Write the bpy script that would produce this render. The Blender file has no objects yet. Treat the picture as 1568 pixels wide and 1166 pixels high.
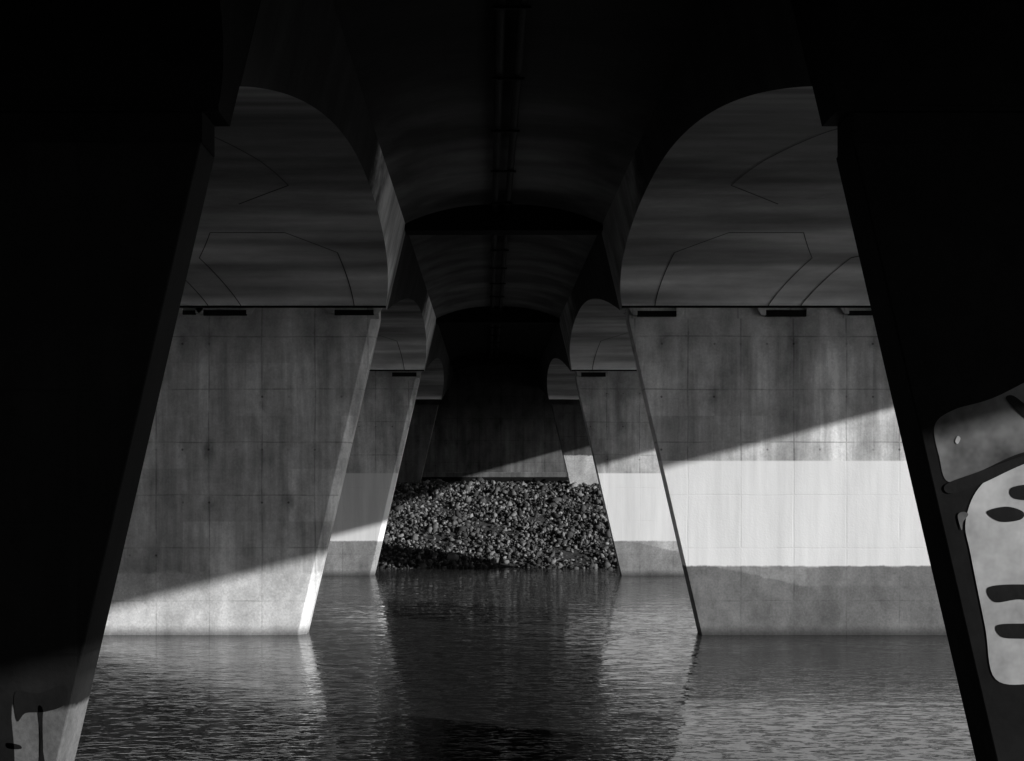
import bpy, bmesh, math, random
import numpy as np
from mathutils import Vector
random.seed(4); rng=np.random.default_rng(7)
sc=bpy.context.scene
EYE=4.85; K=.02; DU=38.0
def U(z): return EYE+z*K
# ---------------------------------------------------------------- node helper
class NT:
    def __init__(s,name):
        s.m=bpy.data.materials.new(name); s.m.use_nodes=True
        s.t=s.m.node_tree; s.b=s.t.nodes['Principled BSDF']
        s.b.inputs['Specular IOR Level'].default_value=.25
    def n(s,typ,**k):
        x=s.t.nodes.new(typ)
        for a,v in k.items(): setattr(x,a,v)
        return x
    def put(s,sock,v):
        if isinstance(v,bpy.types.NodeSocket): s.t.links.new(v,sock)
        else: sock.default_value=v
    def math(s,op,a,b=0.0,c=None,clamp=False):
        x=s.n('ShaderNodeMath',operation=op,use_clamp=clamp)
        s.put(x.inputs[0],a); s.put(x.inputs[1],b)
        if c is not None: s.put(x.inputs[2],c)
        return x.outputs[0]
    def pos(s):
        g=s.n('ShaderNodeNewGeometry'); sp=s.n('ShaderNodeSeparateXYZ')
        s.t.links.new(g.outputs['Position'],sp.inputs[0])
        return g,sp.outputs[0],sp.outputs[1],sp.outputs[2]
    def vec(s,x,y,z):
        c=s.n('ShaderNodeCombineXYZ')
        for i,v in enumerate((x,y,z)): s.put(c.inputs[i],v)
        return c.outputs[0]
    def noise(s,v,scale=1,detail=4,rough=.55,lo=None,hi=None):
        x=s.n('ShaderNodeTexNoise'); s.put(x.inputs['Vector'],v)
        x.inputs['Scale'].default_value=scale; x.inputs['Detail'].default_value=detail
        x.inputs['Roughness'].default_value=rough
        o=x.outputs[0]
        if lo is not None: o=s.ramp(o,lo,hi)
        return o
    def ramp(s,v,a,b,c=0.,d=1.,smooth=False):
        x=s.n('ShaderNodeMapRange'); x.clamp=True
        if smooth: x.interpolation_type='SMOOTHSTEP'
        s.put(x.inputs[0],v)
        for i,q in zip((1,2,3,4),(a,b,c,d)): s.put(x.inputs[i],q)
        return x.outputs[0]
    def mix(s,f,a,b):
        x=s.n('ShaderNodeMix',data_type='FLOAT'); s.put(x.inputs[0],f); s.put(x.inputs[2],a); s.put(x.inputs[3],b)
        return x.outputs[0]
    def grey(s,v):
        c=s.vec(v,v,v); s.t.links.new(c,s.b.inputs['Base Color'])
    def bump(s,h,strength=.3,dist=.02):
        x=s.n('ShaderNodeBump'); x.inputs['Strength'].default_value=strength; x.inputs['Distance'].default_value=dist
        s.put(x.inputs['Height'],h); s.t.links.new(x.outputs[0],s.b.inputs['Normal'])

def concrete_wall(name,base,paint=None,paint_z=(0,0),low=None,low_z=0,xo=0.0,contrast=1.0,pit=1.0,wedge=None):
    m=NT(name); g,X,Y,Z=m.pos()
    pan=1.62
    jx=m.math('MULTIPLY',m.math('SUBTRACT',m.noise(m.vec(X,Y,Z),.5,1),.5),.05)
    fx=m.math('ADD',m.math('ADD',m.math('DIVIDE',X,pan),xo),jx); fz=m.math('DIVIDE',m.math('SUBTRACT',Z,U(242)-.55),pan)
    lx=m.math('ABSOLUTE',m.math('SUBTRACT',m.math('FRACT',fx),.5))
    lz=m.math('ABSOLUTE',m.math('SUBTRACT',m.math('FRACT',m.math('ADD',fz,jx)),.5))
    line=m.math('MAXIMUM',m.ramp(lx,.480,.493),m.ramp(lz,.482,.495))
    brk=m.noise(m.vec(X,Y,Z),1.1,3,.6,.38,.6)
    line=m.math('MULTIPLY',line,m.math('ADD',m.math('MULTIPLY',brk,.85),.15))
    wn=m.n('ShaderNodeTexWhiteNoise'); m.put(wn.inputs['Vector'],m.vec(m.math('FLOOR',m.math('ADD',fx,.5)),m.math('FLOOR',Y),m.math('FLOOR',m.math('ADD',fz,.5))))
    pt=m.ramp(wn.outputs['Value'],0,1,.86,1.1)
    streak=m.noise(m.vec(m.math('MULTIPLY',X,2.6),Y,m.math('MULTIPLY',Z,.2)),1,4,.65,.3,.7)
    streak2=m.noise(m.vec(m.math('MULTIPLY',X,.9),Y,m.math('MULTIPLY',Z,.12)),1,2,.5,.3,.7)
    blotch=m.noise(m.vec(X,Y,m.math('MULTIPLY',Z,.8)),.9,5,.72,.3,.7)
    fine=m.noise(m.vec(X,Y,Z),14,3,.7,.25,.75)
    v=m.math('MULTIPLY',pt,base)
    for q,amp in ((streak,.36),(streak2,.32),(blotch,.36),(fine,.16)):
        v=m.math('MULTIPLY',v,m.ramp(q,0,1,1-amp*contrast,1+amp*contrast*.8))
    tx=m.math('SUBTRACT',m.math('FRACT',m.math('ADD',m.math('MULTIPLY',fx,2),.5)),.5)
    tz=m.math('SUBTRACT',m.math('FRACT',m.math('ADD',fz,.64)),.5)
    ddx=m.math('POWER',m.math('MULTIPLY',tx,.81),2)
    d=m.math('SQRT',m.math('ADD',ddx,m.math('POWER',m.math('MULTIPLY',tz,1.62),2)))
    ds=m.math('SQRT',m.math('ADD',m.math('MULTIPLY',ddx,1.6),m.math('POWER',m.math('MULTIPLY',tz,1.0),2)))
    ws=m.n('ShaderNodeTexWhiteNoise'); m.put(ws.inputs['Vector'],m.vec(m.math('FLOOR',m.math('ADD',m.math('MULTIPLY',fx,2),.5)),m.math('FLOOR',Y),m.math('FLOOR',m.math('ADD',fz,.64))))
    hole=m.math('MULTIPLY',m.ramp(d,.02,.045,1,0),m.ramp(ws.outputs['Value'],.3,.8,.1,1))
    smear=m.math('MULTIPLY',m.math('MULTIPLY',m.ramp(ds,.03,.34,1,0,True),m.ramp(ws.outputs['Value'],.45,1,0,1)),m.ramp(blotch,.1,.8,1,.3))
    v=m.math('MULTIPLY',v,m.math('SUBTRACT',1,m.math('MULTIPLY',smear,.6*pit)))
    v=m.math('MULTIPLY',v,m.math('SUBTRACT',1,m.math('MULTIPLY',hole,.7)))
    v=m.math('MULTIPLY',v,m.math('SUBTRACT',1,m.math('MULTIPLY',line,.42)))
    top=m.ramp(Z,U(242)-1.3,U(242),0,1,True)
    v=m.math('MULTIPLY',v,m.math('SUBTRACT',1,m.math('MULTIPLY',top,m.ramp(streak,.2,.9,.05,.5))))
    edge=m.math('MULTIPLY',m.math('SUBTRACT',m.noise(m.vec(m.math('MULTIPLY',X,2.0),Y,m.math('MULTIPLY',Z,1.2)),1,5,.8),.5),.22)
    edge2=m.math('MULTIPLY',m.math('SUBTRACT',streak2,.5),.08)
    if low is not None:
        ze=m.math('ADD',Z,m.math('ADD',edge,edge2))
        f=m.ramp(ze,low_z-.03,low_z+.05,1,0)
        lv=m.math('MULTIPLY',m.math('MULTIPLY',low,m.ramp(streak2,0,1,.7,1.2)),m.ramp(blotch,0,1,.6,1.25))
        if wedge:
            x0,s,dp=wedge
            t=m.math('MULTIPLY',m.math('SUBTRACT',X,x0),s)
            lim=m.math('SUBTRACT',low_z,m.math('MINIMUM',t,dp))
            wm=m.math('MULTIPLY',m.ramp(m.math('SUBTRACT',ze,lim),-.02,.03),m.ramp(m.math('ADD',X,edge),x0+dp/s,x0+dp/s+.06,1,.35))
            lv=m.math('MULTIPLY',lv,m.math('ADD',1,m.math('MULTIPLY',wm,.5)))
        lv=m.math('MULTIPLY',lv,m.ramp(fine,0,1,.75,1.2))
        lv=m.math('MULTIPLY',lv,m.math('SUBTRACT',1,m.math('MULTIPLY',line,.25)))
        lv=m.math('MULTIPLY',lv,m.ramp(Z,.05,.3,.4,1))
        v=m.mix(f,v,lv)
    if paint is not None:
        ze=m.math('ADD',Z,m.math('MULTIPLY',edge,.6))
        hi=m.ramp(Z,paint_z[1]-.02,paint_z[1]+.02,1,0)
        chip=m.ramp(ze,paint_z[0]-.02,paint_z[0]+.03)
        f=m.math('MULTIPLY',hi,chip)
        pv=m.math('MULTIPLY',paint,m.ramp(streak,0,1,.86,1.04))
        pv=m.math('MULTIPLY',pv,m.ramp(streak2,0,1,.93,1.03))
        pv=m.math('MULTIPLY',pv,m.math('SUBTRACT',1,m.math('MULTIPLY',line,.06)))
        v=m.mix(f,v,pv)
    m.grey(v)
    m.b.inputs['Roughness'].default_value=.85
    h=m.math('SUBTRACT',m.math('ADD',m.math('MULTIPLY',fine,.3),m.math('MULTIPLY',blotch,.4)),m.math('MULTIPLY',line,.35))
    m.bump(h,.45,.015)
    return m.m

def soffit_mat(name,base,crown_shade=1.0,yshade=False):
    m=NT(name); g,X,Y,Z=m.pos()
    a=m.noise(m.vec(m.math('MULTIPLY',X,.07),m.math('MULTIPLY',Y,.45),m.math('MULTIPLY',Z,1.5)),1,2,.5,.36,.66,)
    b=m.noise(m.vec(m.math('MULTIPLY',X,.22),m.math('MULTIPLY',Y,1.3),m.math('MULTIPLY',Z,3)),1,3,.6,.3,.7)
    c=m.noise(m.vec(m.math('MULTIPLY',X,.6),Y,m.math('MULTIPLY',Z,1.3)),.9,5,.72,.3,.7)
    v=m.math('MULTIPLY',base,m.ramp(a,0,1,.5,1.45))  # streaks along X: water-reflected light painted as tone
    v=m.math('MULTIPLY',v,m.ramp(b,0,1,.82,1.18)); v=m.math('MULTIPLY',v,m.ramp(c,0,1,.82,1.15))
    if crown_shade<1:
        v=m.math('MULTIPLY',v,m.ramp(Z,U(292),U(338),1,crown_shade*1.6,True))  # crown and near half darkened: shade put into the colour
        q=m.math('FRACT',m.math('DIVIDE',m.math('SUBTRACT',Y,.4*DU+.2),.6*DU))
        v=m.math('MULTIPLY',v,m.ramp(m.math('ADD',q,m.math('MULTIPLY',m.math('SUBTRACT',c,.5),.08)),.42,.8,crown_shade*1.6,1,True))
    if yshade:
        v=m.math('MULTIPLY',v,m.ramp(Y,.62*DU,.9*DU,.08,1,True))  # darkens toward the near end, overhead shade painted in
    m.grey(v); m.b.inputs['Roughness'].default_value=.85
    m.bump(m.math('ADD',b,c),.3,.02); return m.m
def side_mat(name,lit,shaded):
    m=NT(name); g,X,Y,Z=m.pos()
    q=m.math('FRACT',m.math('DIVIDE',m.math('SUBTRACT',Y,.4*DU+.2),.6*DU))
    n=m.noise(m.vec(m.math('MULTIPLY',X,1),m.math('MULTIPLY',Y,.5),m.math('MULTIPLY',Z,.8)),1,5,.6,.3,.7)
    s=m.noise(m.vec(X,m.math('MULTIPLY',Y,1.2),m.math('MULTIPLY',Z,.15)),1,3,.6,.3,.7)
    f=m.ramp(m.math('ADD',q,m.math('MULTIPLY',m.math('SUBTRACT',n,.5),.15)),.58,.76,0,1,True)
    # water-lit strip painted over shaded tone: full on east-facing web, weaker opposite
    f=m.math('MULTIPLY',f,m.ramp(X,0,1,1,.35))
    v=m.mix(f,shaded,lit)
    v=m.math('MULTIPLY',v,m.ramp(s,0,1,.5,1.3)); v=m.math('MULTIPLY',v,m.ramp(n,0,1,.75,1.2))
    m.grey(v); m.b.inputs['Roughness'].default_value=.85; m.bump(n,.3,.02); return m.m

def plain(name,base,amp=.3,scale=2,rough=.8,bd=.01):
    m=NT(name); g,X,Y,Z=m.pos()
    n=m.noise(m.vec(X,Y,Z),scale,4,.65,.28,.72)
    m.grey(m.math('MULTIPLY',base,m.ramp(n,0,1,1-amp,1+amp)))
    if base<.03: m.b.inputs['Specular IOR Level'].default_value=.05
    m.b.inputs['Roughness'].default_value=rough; m.bump(n,.4,bd); return m.m

M_left=concrete_wall('concrete_pier_grey',.66,low=.78,low_z=U(-148),xo=.27)
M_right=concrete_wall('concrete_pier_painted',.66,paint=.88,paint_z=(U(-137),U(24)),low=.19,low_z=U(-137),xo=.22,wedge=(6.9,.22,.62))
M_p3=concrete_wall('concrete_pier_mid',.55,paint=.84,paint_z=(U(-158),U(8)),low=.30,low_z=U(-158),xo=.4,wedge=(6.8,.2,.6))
M_near=plain('concrete_pier_shaded',.010,.3)  # near-black base colour carries the shade on this leg
M_nearL=concrete_wall('concrete_pier_shaded_sunlit_foot',.010,low=.13,low_z=U(-142),xo=.1)  # shade above and sunlit foot below are both put into the colour
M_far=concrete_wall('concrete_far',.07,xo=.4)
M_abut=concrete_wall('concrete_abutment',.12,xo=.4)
M_p4=concrete_wall('concrete_bank_pier',.10,low=.5,low_z=U(70),xo=.4)  # sunlit lower part and shaded upper part painted as two tones
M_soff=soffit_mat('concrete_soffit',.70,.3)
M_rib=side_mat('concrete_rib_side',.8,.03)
M_head=plain('concrete_pier_head',.3,.35,1.2)
M_dark=plain('shaded_concrete',.010,.3)  # concrete darkened in its colour for the shade under the deck
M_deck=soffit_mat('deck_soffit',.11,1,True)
M_gapshade=plain('gap_and_shadow_dark',.01,.2)
M_steel=plain('painted_steel_dark',.012,.3,6,.6)
M_joint=plain('sealant_joint',.05,.2)

# ---------------------------------------------------------------- mesh helpers
bridge=bpy.data.objects.new('concrete_arch_bridge',None); sc.collection.objects.link(bridge)
def mesh(name,verts,faces,mats,parent=bridge,mi=None,bevel=0):
    me=bpy.data.meshes.new(name); me.from_pydata(verts,[],faces)
    for q in (mats if isinstance(mats,list) else [mats]): me.materials.append(q)
    if mi:
        for p,i in zip(me.polygons,mi): p.material_index=i
    bm=bmesh.new(); bm.from_mesh(me); bmesh.ops.recalc_face_normals(bm,faces=bm.faces); bm.to_mesh(me); bm.free()
    ob=bpy.data.objects.new(name,me); sc.collection.objects.link(ob)
    if parent: ob.parent=parent
    if bevel:
        b=ob.modifiers.new('b','BEVEL'); b.width=bevel; b.segments=2; b.limit_method='ANGLE'
    return ob
def box(name,x0,x1,y0,y1,z0,z1,mat,parent=bridge,bevel=0):
    v=[(x,y,z) for z in (z0,z1) for y in (y0,y1) for x in (x0,x1)]
    f=[(0,1,3,2),(4,6,7,5),(0,4,5,1),(2,3,7,6),(0,2,6,4),(1,5,7,3)]
    return mesh(name,v,f,mat,parent,bevel=bevel)
def rings(name,rs,mat,parent=bridge,bevel=0):
    n=len(rs[0]); v=[p for r in rs for p in r]; f=[]
    for i in range(len(rs)-1):
        for j in range(n):
            f.append((i*n+j,i*n+(j+1)%n,(i+1)*n+(j+1)%n,(i+1)*n+j))
    f.append(tuple(range(n))[::-1]); f.append(tuple((len(rs)-1)*n+j for j in range(n)))
    return mesh(name,v,f,mat,parent,bevel=bevel)

SL=.232
def leg_in(side,z):
    return (215 if side>0 else -167)+side*SL*(242-z)
def rib_in(side,z):
    return (206 if side>0 else -157)+side*.24*(260-z)
TH=.76
ZT=421
def leg(name,side,D,ztop,zbot,mat,chamfer=0.0,wo=(15.6,17.6)):
    y0=D*DU; y1=y0+TH; rs=[]
    for z in (zbot,ztop):
        xi=leg_in(side,z)*K; xo=side*(wo[0] if z==zbot else wo[1])
        if chamfer:
            r=[(xi+side*chamfer,y0,U(z)),(xi,y0+chamfer*.9,U(z)),(xi,y1,U(z)),(xo,y1,U(z)),(xo,y0,U(z))]
        else:
            r=[(xi,y0,U(z)),(xi,y1,U(z)),(xo,y1,U(z)),(xo,y0,U(z))]
        rs.append(r)
    return rings(name,rs,mat,bevel=.02)
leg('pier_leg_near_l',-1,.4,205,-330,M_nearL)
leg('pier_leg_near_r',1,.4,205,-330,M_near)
leg('pier_leg_mid_l',-1,1.,242,-330,M_left,.24)
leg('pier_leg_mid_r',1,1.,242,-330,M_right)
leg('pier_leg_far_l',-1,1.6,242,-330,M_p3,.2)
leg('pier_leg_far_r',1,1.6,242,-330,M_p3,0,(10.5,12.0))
leg('pier_leg_bank_l',-1,2.2,242,-330,M_far)
leg('pier_leg_bank_r',1,2.2,242,-330,M_p4,0,(10.5,12.0))

def prof(Df,zn,zf,n=48):
    pk=340; out=[]
    Dn=Df-.6+TH/DU; Dp=Df-.27
    for i in range(n//2):
        u=1-i/(n//2); out.append((Dn+(Dp-Dn)*(1-u),zn+(pk-zn)*(1-u*u)))
    for i in range(n//2+1):
        a=math.pi/2*i/(n//2); out.append((Dp+(Df-Dp)*math.sin(a),zf+(pk-zf)*math.cos(a)))
    return out
def rib(name,side,Df,zn,zf,ms,mr):
    P=prof(Df,zn,zf); v=[];f=[];mi=[]
    for D,z in P:
        for zz in (z,ZT+6):
            v.append((rib_in(side,zz)*K,D*DU,U(zz)))
            v.append((side*(17.8+(zz-260)*.004),D*DU,U(zz)))
    for i in range(len(P)-1):
        a=i*4;b=a+4
        f+= [(a,a+1,b+1,b),(a,b,b+2,a+2),(a+1,a+3,b+3,b+1)]; mi+=[0,1,1]
    f+=[(0,2,3,1),(len(v)-4,len(v)-3,len(v)-1,len(v)-2)]; mi+=[1,1]
    return mesh(name,v,f,[ms,mr],mi=mi)
for side,s in ((-1,'l'),(1,'r')):
    rib('arch_rib_near_'+s,side,.4,225,225,M_dark,M_dark)
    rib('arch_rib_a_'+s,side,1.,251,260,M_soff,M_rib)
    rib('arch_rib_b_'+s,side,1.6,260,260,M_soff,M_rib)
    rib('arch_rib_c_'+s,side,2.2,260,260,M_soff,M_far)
    rib('arch_rib_d_'+s,side,2.8,260,260,M_far,M_far)
    for D,zb,mt in ((.4,225,M_dark),(1.,260,M_head),(1.6,260,M_head),(2.2,260,M_far)):
        y0=D*DU+.012; y1=y0+TH-.024; rs=[]
        for zz in (zb,ZT+6):
            xi=rib_in(side,zz)*K+side*.006; xo=side*17.75
            rs.append([(xi,y0,U(zz)),(xi,y1,U(zz)),(xo,y1,U(zz)),(xo,y0,U(zz))])
        rings('pier_head_'+s,rs,mt)
    for D,zl,zb,mt in ((.4,205,225,M_dark),(1.,242,260,M_left),(1.6,242,260,M_p3)):
        y0=D*DU
        x0=rib_in(side,zb)*K+side*.2; x1=side*17.5
        box('bearing_course_'+s,min(x0,x1),max(x0,x1),y0+.03,y0+TH-.03,U(zl),U(zb),mt)
        x0=rib_in(side,zb)*K-side*.02
        box('cap_lip_'+s,min(x0,x1),max(x0,x1),y0-.04,y0+.05,U(zb)-.03,U(zb)+.03,M_gapshade if D>.5 else M_dark,bevel=.008)
        if D>.5:
            offs=[(1.05,.6),(5.0,.62),(7.3,.38),(9.6,.6)] if side>0 else [(.95,.6),(4.9,.66),(6.0,.2),(8.8,.6)]
            for o,w in offs:
                xs=side*(abs(rib_in(side,260)*K)+o); b=U(zb)-random.uniform(.24,.32)
                zt=U(zb)-random.uniform(.10,.14)
                box('bearing_slot_shade_'+s,xs-w,xs+w,y0-.05,y0+.05,b,zt,M_gapshade)  # proud dark box; the recess shade is its colour
                for e in (-1,1):
                    c=xs+e*(w+.13); rs=[]
                    for yy in (y0-.09,y0+.03):
                        rs.append([(c-.13,yy,U(zb)-.05),(c+.13,yy,U(zb)-.05),(c+.13-(e>0)*.12,yy,b+.04),(c-.13+(e<0)*.12,yy,b+.04)])
                    rings('bearing_bracket_'+s,rs,mt)

def soff_pt(Df,x,t):
    zn=251 if Df<1.1 else 260
    Dp=Df-.27; Dn=Df-.6+TH/DU
    if t<=1:
        a=math.pi/2*(1-t); D=Dp+.27*math.sin(a); z=260+80*math.cos(a)
        n=Vector((0,-math.sin(a)*.5,-math.cos(a)-.01)).normalized()
    else:
        u=(t-1); D=Dp-(Dp-Dn)*u; z=zn+(340-zn)*(1-u*u); n=Vector((0,0,-1))
    return Vector((x,D*DU,U(z)))+n*.02
def joint(Df,pts,w=.03):
    v=[];f=[]
    for i in range(len(pts)-1):
        (xa,ta),(xb,tb)=pts[i],pts[i+1]; n=14; P=[soff_pt(Df,xa+(xb-xa)*k/n,ta+(tb-ta)*k/n) for k in range(n+1)]
        for k in range(n):
            a,b=P[k],P[k+1]; d=(b-a).normalized(); nn=Vector((0,-.6,-.8)); s=d.cross(nn).normalized()*w/2
            o=len(v); v+=[tuple(a-s),tuple(a+s),tuple(b+s),tuple(b-s)]; f.append((o,o+1,o+2,o+3))
    mesh('soffit_joint',v,f,M_joint)
for Df in (1.,1.6):
    for s in (-1,1):
        o=4.16 if s>0 else 3.14
        joint(Df,[(s*(o+.95),0),(s*(o+1.1),.5)])
        joint(Df,[(s*(o+1.1),.5),(s*(o+2.3),.64),(s*(o+4.3),.64),(s*(o+5.1),.46)],.022)
        joint(Df,[(s*(o+5.1),.46),(s*(o+4.4),0)])
        joint(Df,[(s*(o+5.4),0),(s*(o+6.2),.46),(s*(o+7.6),.56)])
        joint(Df,[(s*(o+1.5),.93),(s*(o+1.75),1.1),(s*(o+2.3),1.35),(s*(o+3.2),1.6)],.03)
        joint(Df,[(s*(o+1.5),.93),(s*(o+3.0),.82)],.025)

# ---------------------------------------------------------------- deck
EX=[(-16,35.9),(1,36.0),(24,36.9),(47,35.7),(70,31.6),(112,26)]  # unseen deck edge, shaped to place its shadow line on the piers
n=len(EX)
v=[];f=[]
for z in (U(ZT),U(ZT)+2.2):
    for y,x in EX: v+=[(-30,y,z),(x,y,z)]
for i in range(n-1):
    a=2*i; b=2*n+a
    f+=[(a,a+1,a+3,a+2),(b,b+2,b+3,b+1),(a,a+2,b+2,b),(a+1,b+1,b+3,a+3)]
f+=[(0,2*n,2*n+1,1),(2*n-2,2*n-1,4*n-1,4*n-2)]
mesh('deck_slab',v,f,M_dark)
def vault(Da,Db,mat,nm):
    v=[];f=[];N=18
    for D in (Da,Db):
        for i in range(N+1):
            t=i/N; xl=(rib_in(-1,386)*K)-.05; xr=(rib_in(1,386)*K)+.05
            z=386+31*(1-abs(2*t-1)**2.4); v.append((xl+(xr-xl)*t,D*DU,U(z)))
    for i in range(N): f.append((i,i+1,N+2+i,N+1+i))
    mesh('vault_'+nm,v,f,mat)
h=TH/DU
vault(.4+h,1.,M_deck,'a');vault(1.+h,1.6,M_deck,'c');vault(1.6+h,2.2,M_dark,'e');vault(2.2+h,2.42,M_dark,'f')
vault(-.3,.4,M_dark,'g')
for D,hh in ((.4,44),(1.,44),(1.6,44),(2.2,44)):
    box('cross_beam',rib_in(-1,380)*K+.02,rib_in(1,380)*K-.02,D*DU,D*DU+TH,U(ZT-hh),U(ZT)+.05,M_dark,bevel=.02)
for k,x in enumerate((.22,.60)):
    bpy.ops.mesh.primitive_cylinder_add(vertices=20,radius=.09,depth=106,location=(x,38.5,U(ZT)-.28),rotation=(math.pi/2,0,0))
    p=bpy.context.object; p.name='drain_pipe_%d'%k; p.parent=bridge; p.data.materials.append(M_steel)
for y in np.arange(6,90,3.8):
    box('pipe_hanger',.08,.74,y,y+.06,U(ZT)-.42,U(ZT)-.37,M_steel)
    
box('abutment_far',-30,30,2.42*DU,2.42*DU+3,2.0,U(ZT)-.02,M_abut,bevel=.03)
box('abutment_ledge',-30,30,2.42*DU-.6,2.42*DU,2.0,U(16),M_abut,bevel=.04)
box('abutment_ledge_shadow',-30,30,2.42*DU-.75,2.42*DU-.6,2.0,U(-2),M_gapshade)  # black strip painted in as the shadow under the ledge
box('sky_blocker_near',-26,32,-12,-9,0,U(ZT)-.02,M_dark,bevel=.03)  # unseen wall added behind the camera to block sky light

# graffiti on the near legs, plus painted patches of sun and shade
G_w=plain('graffiti_white_paint',.36,.4,1.3,.6); G_g=plain('graffiti_and_sunlit_grey',.12,.8,1.1,.6); G_k=plain('graffiti_and_shade_black',.012,.2,3,.5)
def spl(pts,n=8):
    out=[];N=len(pts)
    for i in range(N):
        p0,p1,p2,p3=[Vector(pts[(i+k-1)%N]) for k in range(4)]
        for j in range(n):
            t=j/n; out.append(.5*((2*p1)+(p2-p0)*t+(2*p0-5*p1+4*p2-p3)*t*t+(3*p1-p0-3*p2+p3)*t**3))
    return out
def graf(name,pts,mat,layer,n=8):
    P=spl(pts,n) if n else [Vector(p) for p in pts]
    v=[(p[0],.4*DU-.004*layer-.002,p[1]) for p in P]
    me=bpy.data.meshes.new(name); bm=bmesh.new(); f=bm.faces.new([bm.verts.new(q) for q in v]); bmesh.ops.triangulate(bm,faces=[f]); bm.to_mesh(me); bm.free()
    me.materials.append(mat); ob=bpy.data.objects.new(name,me); sc.collection.objects.link(ob); ob.parent=bridge
def W(px,py): return ((px-747)*.008,EYE+(730-py)*.008)
graf('sunlit_wall_patch',[W(1431,652),W(1460,628),W(1520,610),W(1640,560),W(1700,620),W(1640,676),W(1560,695),W(1500,722),W(1452,738),W(1438,700)],G_g,1)  # sunlit area of the wall put in as a grey patch
graf('graffiti_letter',[W(1524,1040),W(1508,960),W(1486,850),W(1478,800),W(1498,748),W(1545,716),W(1640,700),W(1720,760),W(1720,900),W(1660,1035),W(1590,1046)],G_w,2)
for a in ([W(1448,742),W(1500,722),W(1560,700),W(1640,678),W(1642,686),W(1565,712),W(1500,742),W(1455,756)],
          [W(1510,784),W(1540,776),W(1566,784),W(1562,796),W(1530,799)],
          [W(1547,748),W(1575,742),W(1600,745),W(1600,765),W(1553,764)],
          [W(1512,900),W(1556,895),W(1600,900),W(1598,922),W(1560,918),W(1522,922)],
          [W(1525,958),W(1560,955),W(1600,957),W(1600,976),W(1560,978),W(1532,975)],
          [W(1540,612),W(1568,640),W(1600,660),W(1600,645),W(1572,622),W(1550,606)]):
    graf('graffiti_outline_and_trim',a,G_k,3)
graf('graffiti_scuff',[W(1466,790),W(1474,784),W(1482,788),W(1474,800),W(1472,812)],G_g,3)
graf('graffiti_scuff',[W(1462,676),W(1466,668),W(1470,672),W(1466,680)],G_w,3)
for a in ([W(-60,1040),W(10,1060),W(18,1100),W(16,1200),W(-60,1220)],
          [W(58,1084),W(66,1088),W(64,1130),W(70,1180),W(60,1180),W(62,1130)],
          [W(10,1138),W(30,1141),W(32,1147),W(12,1146)],
          [W(24,1060),W(60,1062),W(100,1050),W(100,1078),W(70,1090),W(40,1092),W(26,1104)]):
    graf('graffiti_outline_and_trim',a,G_k,1)  # black patches cut back the painted sunlit area of the left foot

# ---------------------------------------------------------------- terrain
def gh(x,y):
    def ss(a,b,t):
        t=min(1,max(0,(t-a)/(b-a))); return t*t*(3-2*t)
    def li(a,b,t): return min(1,max(0,(t-a)/(b-a)))
    h=-2.2
    h+= 6.45*li(57.5,83,y)
    h+= 8.0*ss(98,116,y)
    h+= 5.3*(1-li(-2,7,y)); h+=5*(1-ss(-30,-13,y))
    if y>150 or y<-60: h+=14*ss(150,500,abs(y))*(.6+.4*math.sin(x*.006+y*.004))
    return h
ys=sorted(set(list(np.linspace(-900,-60,12))+list(np.arange(-60,130,2.5))+[57.5,83,-2,7]+list(np.linspace(130,1500,18))))
xs=sorted(set(list(np.linspace(-1200,-60,14))+list(np.arange(-60,61,5))+list(np.linspace(60,1200,14))))
v=[(float(x),float(y),gh(x,y)+random.uniform(-.08,.04)) for y in ys for x in xs]; nx=len(xs)
f=[(j*nx+i,j*nx+i+1,(j+1)*nx+i+1,(j+1)*nx+i) for j in range(len(ys)-1) for i in range(nx-1)]
mesh('ground',v,f,plain('ground_soil',.05,.5,1.2,.95,.05),parent=None)

# water
m=NT('river_water'); g,X,Y,Z=m.pos()
m.b.inputs['Specular IOR Level'].default_value=.5
m.b.inputs['Base Color'].default_value=(.03,.03,.03,1); m.b.inputs['Roughness'].default_value=.03; m.b.inputs['IOR'].default_value=1.34
w1=m.noise(m.vec(m.math('MULTIPLY',X,.5),m.math('MULTIPLY',Y,1.1),0),1.2,2,.5)
w2=m.noise(m.vec(m.math('MULTIPLY',X,.5),m.math('MULTIPLY',Y,1.25),7),6.2,2,.55)
w4=m.noise(m.vec(m.math('MULTIPLY',X,.6),m.math('MULTIPLY',Y,1.3),17),3.0,2,.55)
w3=m.noise(m.vec(m.math('MULTIPLY',X,.35),Y,3),.22,3,.6,.38,.62)
crest=m.math('ADD',m.math('MULTIPLY',m.ramp(w2,.50,.72,0,1,True),.6),m.math('MULTIPLY',m.ramp(w4,.54,.75,0,1,True),.5))
m.bump(m.math('ADD',m.math('MULTIPLY',w1,.35),m.math('MULTIPLY',m.math('MULTIPLY',crest,.24),m.ramp(w3,0,1,.5,1.25))),1.0,.05)
mesh('river_water',[(-1200,-3,0),(1200,-3,0),(1200,70,0),(-1200,70,0)],[(0,1,2,3)],m.m,parent=None)

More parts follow.
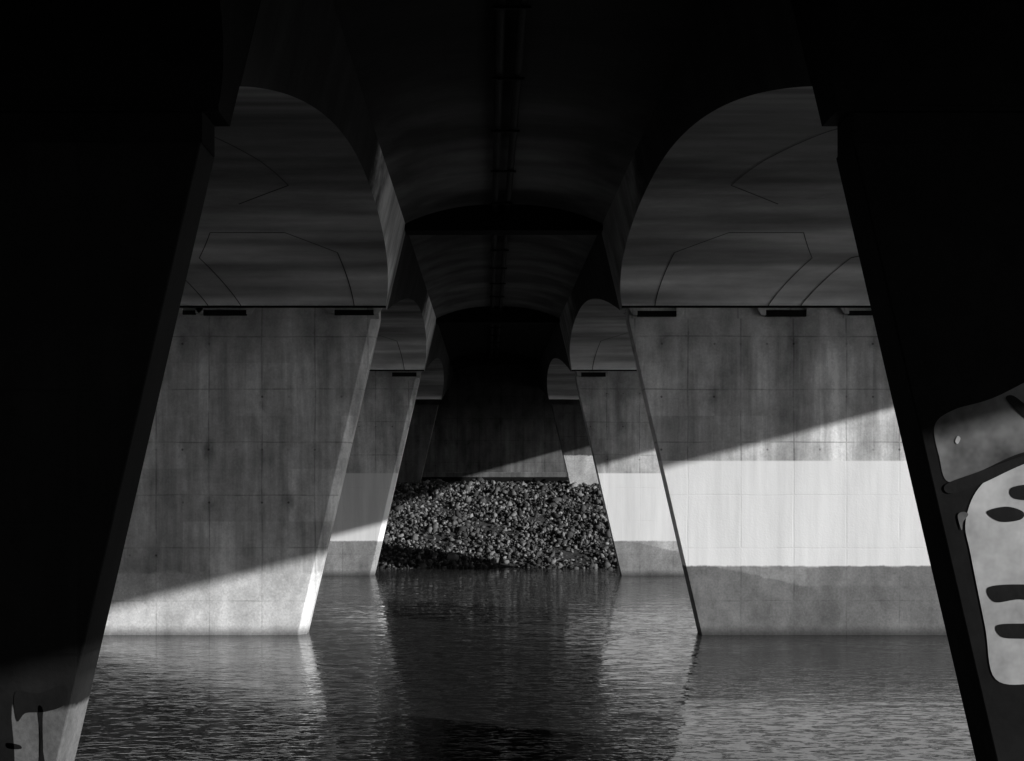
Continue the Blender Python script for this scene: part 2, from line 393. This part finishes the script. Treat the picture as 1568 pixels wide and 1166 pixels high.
# ---------------------------------------------------------------- riprap
bm=bmesh.new(); bmesh.ops.create_icosphere(bm,subdivisions=1,radius=1); bm.verts.ensure_lookup_table()
BV=np.array([v.co[:] for v in bm.verts]); BF=np.array([[q.index for q in f.verts] for f in bm.faces]); bm.free()
BV/=np.linalg.norm(BV,axis=1)[:,None]
allv=[];allf=[];off=0
N=34000
for i in range(N):
    if i<29000: x=rng.uniform(-12,14)
    else: x=rng.choice([-1,1])*rng.uniform(12,34)
    y=rng.uniform(63.5,89)
    r=.055+.13*rng.random()**2.4+(.16 if rng.random()<.02 else 0)
    if abs(x)>14: r*=1.6
    rr=rng.uniform(.6,1.15,len(BV))
    V=BV*rr[:,None]*np.array([1.4,1,.7])*r
    A=rng.normal(size=(3,3)); Q,_=np.linalg.qr(A); V=V@Q.T
    V+=np.array([x,y,gh(x,y)+r*rng.uniform(-.1,.5)+.06*math.sin(x*1.3+y)+.09*math.sin(x*.5-y*.8)])
    allv.append(V); allf.append(BF+off); off+=len(BV)
AV=np.concatenate(allv); AF=np.concatenate(allf)
me=bpy.data.meshes.new('riprap_rocks'); me.vertices.add(len(AV)); me.vertices.foreach_set('co',AV.ravel())
me.loops.add(AF.size); me.loops.foreach_set('vertex_index',AF.ravel().astype(np.int32))
me.polygons.add(len(AF)); me.polygons.foreach_set('loop_start',np.arange(0,AF.size,3,dtype=np.int32))
me.update(); me.validate()
ob=bpy.data.objects.new('riprap_rocks',me); sc.collection.objects.link(ob)
m=NT('rock'); g,X,Y,Z=m.pos()
n=m.noise(m.vec(X,Y,Z),.5,3,.6,.3,.7)
v=m.math('MULTIPLY',m.ramp(m.math('POWER',g.outputs['Random Per Island'],2.4),0,1,.035,.26),m.ramp(n,0,1,.6,1.3))
v=m.math('MULTIPLY',v,m.ramp(Z,.05,.3,.6,1)); m.grey(v); m.b.inputs['Roughness'].default_value=.9
me.materials.append(m.m)

# ---------------------------------------------------------------- light
S=Vector((2,-1,.52))
w=bpy.data.worlds.new('World'); sc.world=w; w.use_nodes=True; t=w.node_tree
bg=t.nodes['Background']; sk=t.nodes.new('ShaderNodeTexSky'); sk.sky_type='NISHITA'; sk.sun_disc=False
sk.sun_elevation=math.atan2(S.z,math.hypot(S.x,S.y)); sk.sun_rotation=math.atan2(S.x,S.y)
bw=t.nodes.new('ShaderNodeRGBToBW'); t.links.new(sk.outputs[0],bw.inputs[0]); t.links.new(bw.outputs[0],bg.inputs[0]); bg.inputs[1].default_value=.125
L=bpy.data.lights.new('sun','SUN'); L.energy=5; L.angle=math.radians(.5); L.color=(1,.998,.995)
lo=bpy.data.objects.new('sun',L); sc.collection.objects.link(lo); lo.rotation_euler=S.to_track_quat('Z','Y').to_euler(); lo.location=(60,-30,40)

cam=bpy.data.cameras.new('camera'); co=bpy.data.objects.new('camera',cam); sc.collection.objects.link(co)
co.location=(0,0,EYE); co.rotation_euler=(math.pi/2,0,0)
cam.sensor_width=36; cam.lens=1900/1568*36; cam.shift_x=(784-747)/1568; cam.shift_y=(730-583)/1568
cam.clip_end=3000; cam.clip_start=.1
sc.camera=co
sc.view_settings.view_transform='Standard'; sc.view_settings.look='None'; sc.view_settings.exposure=0
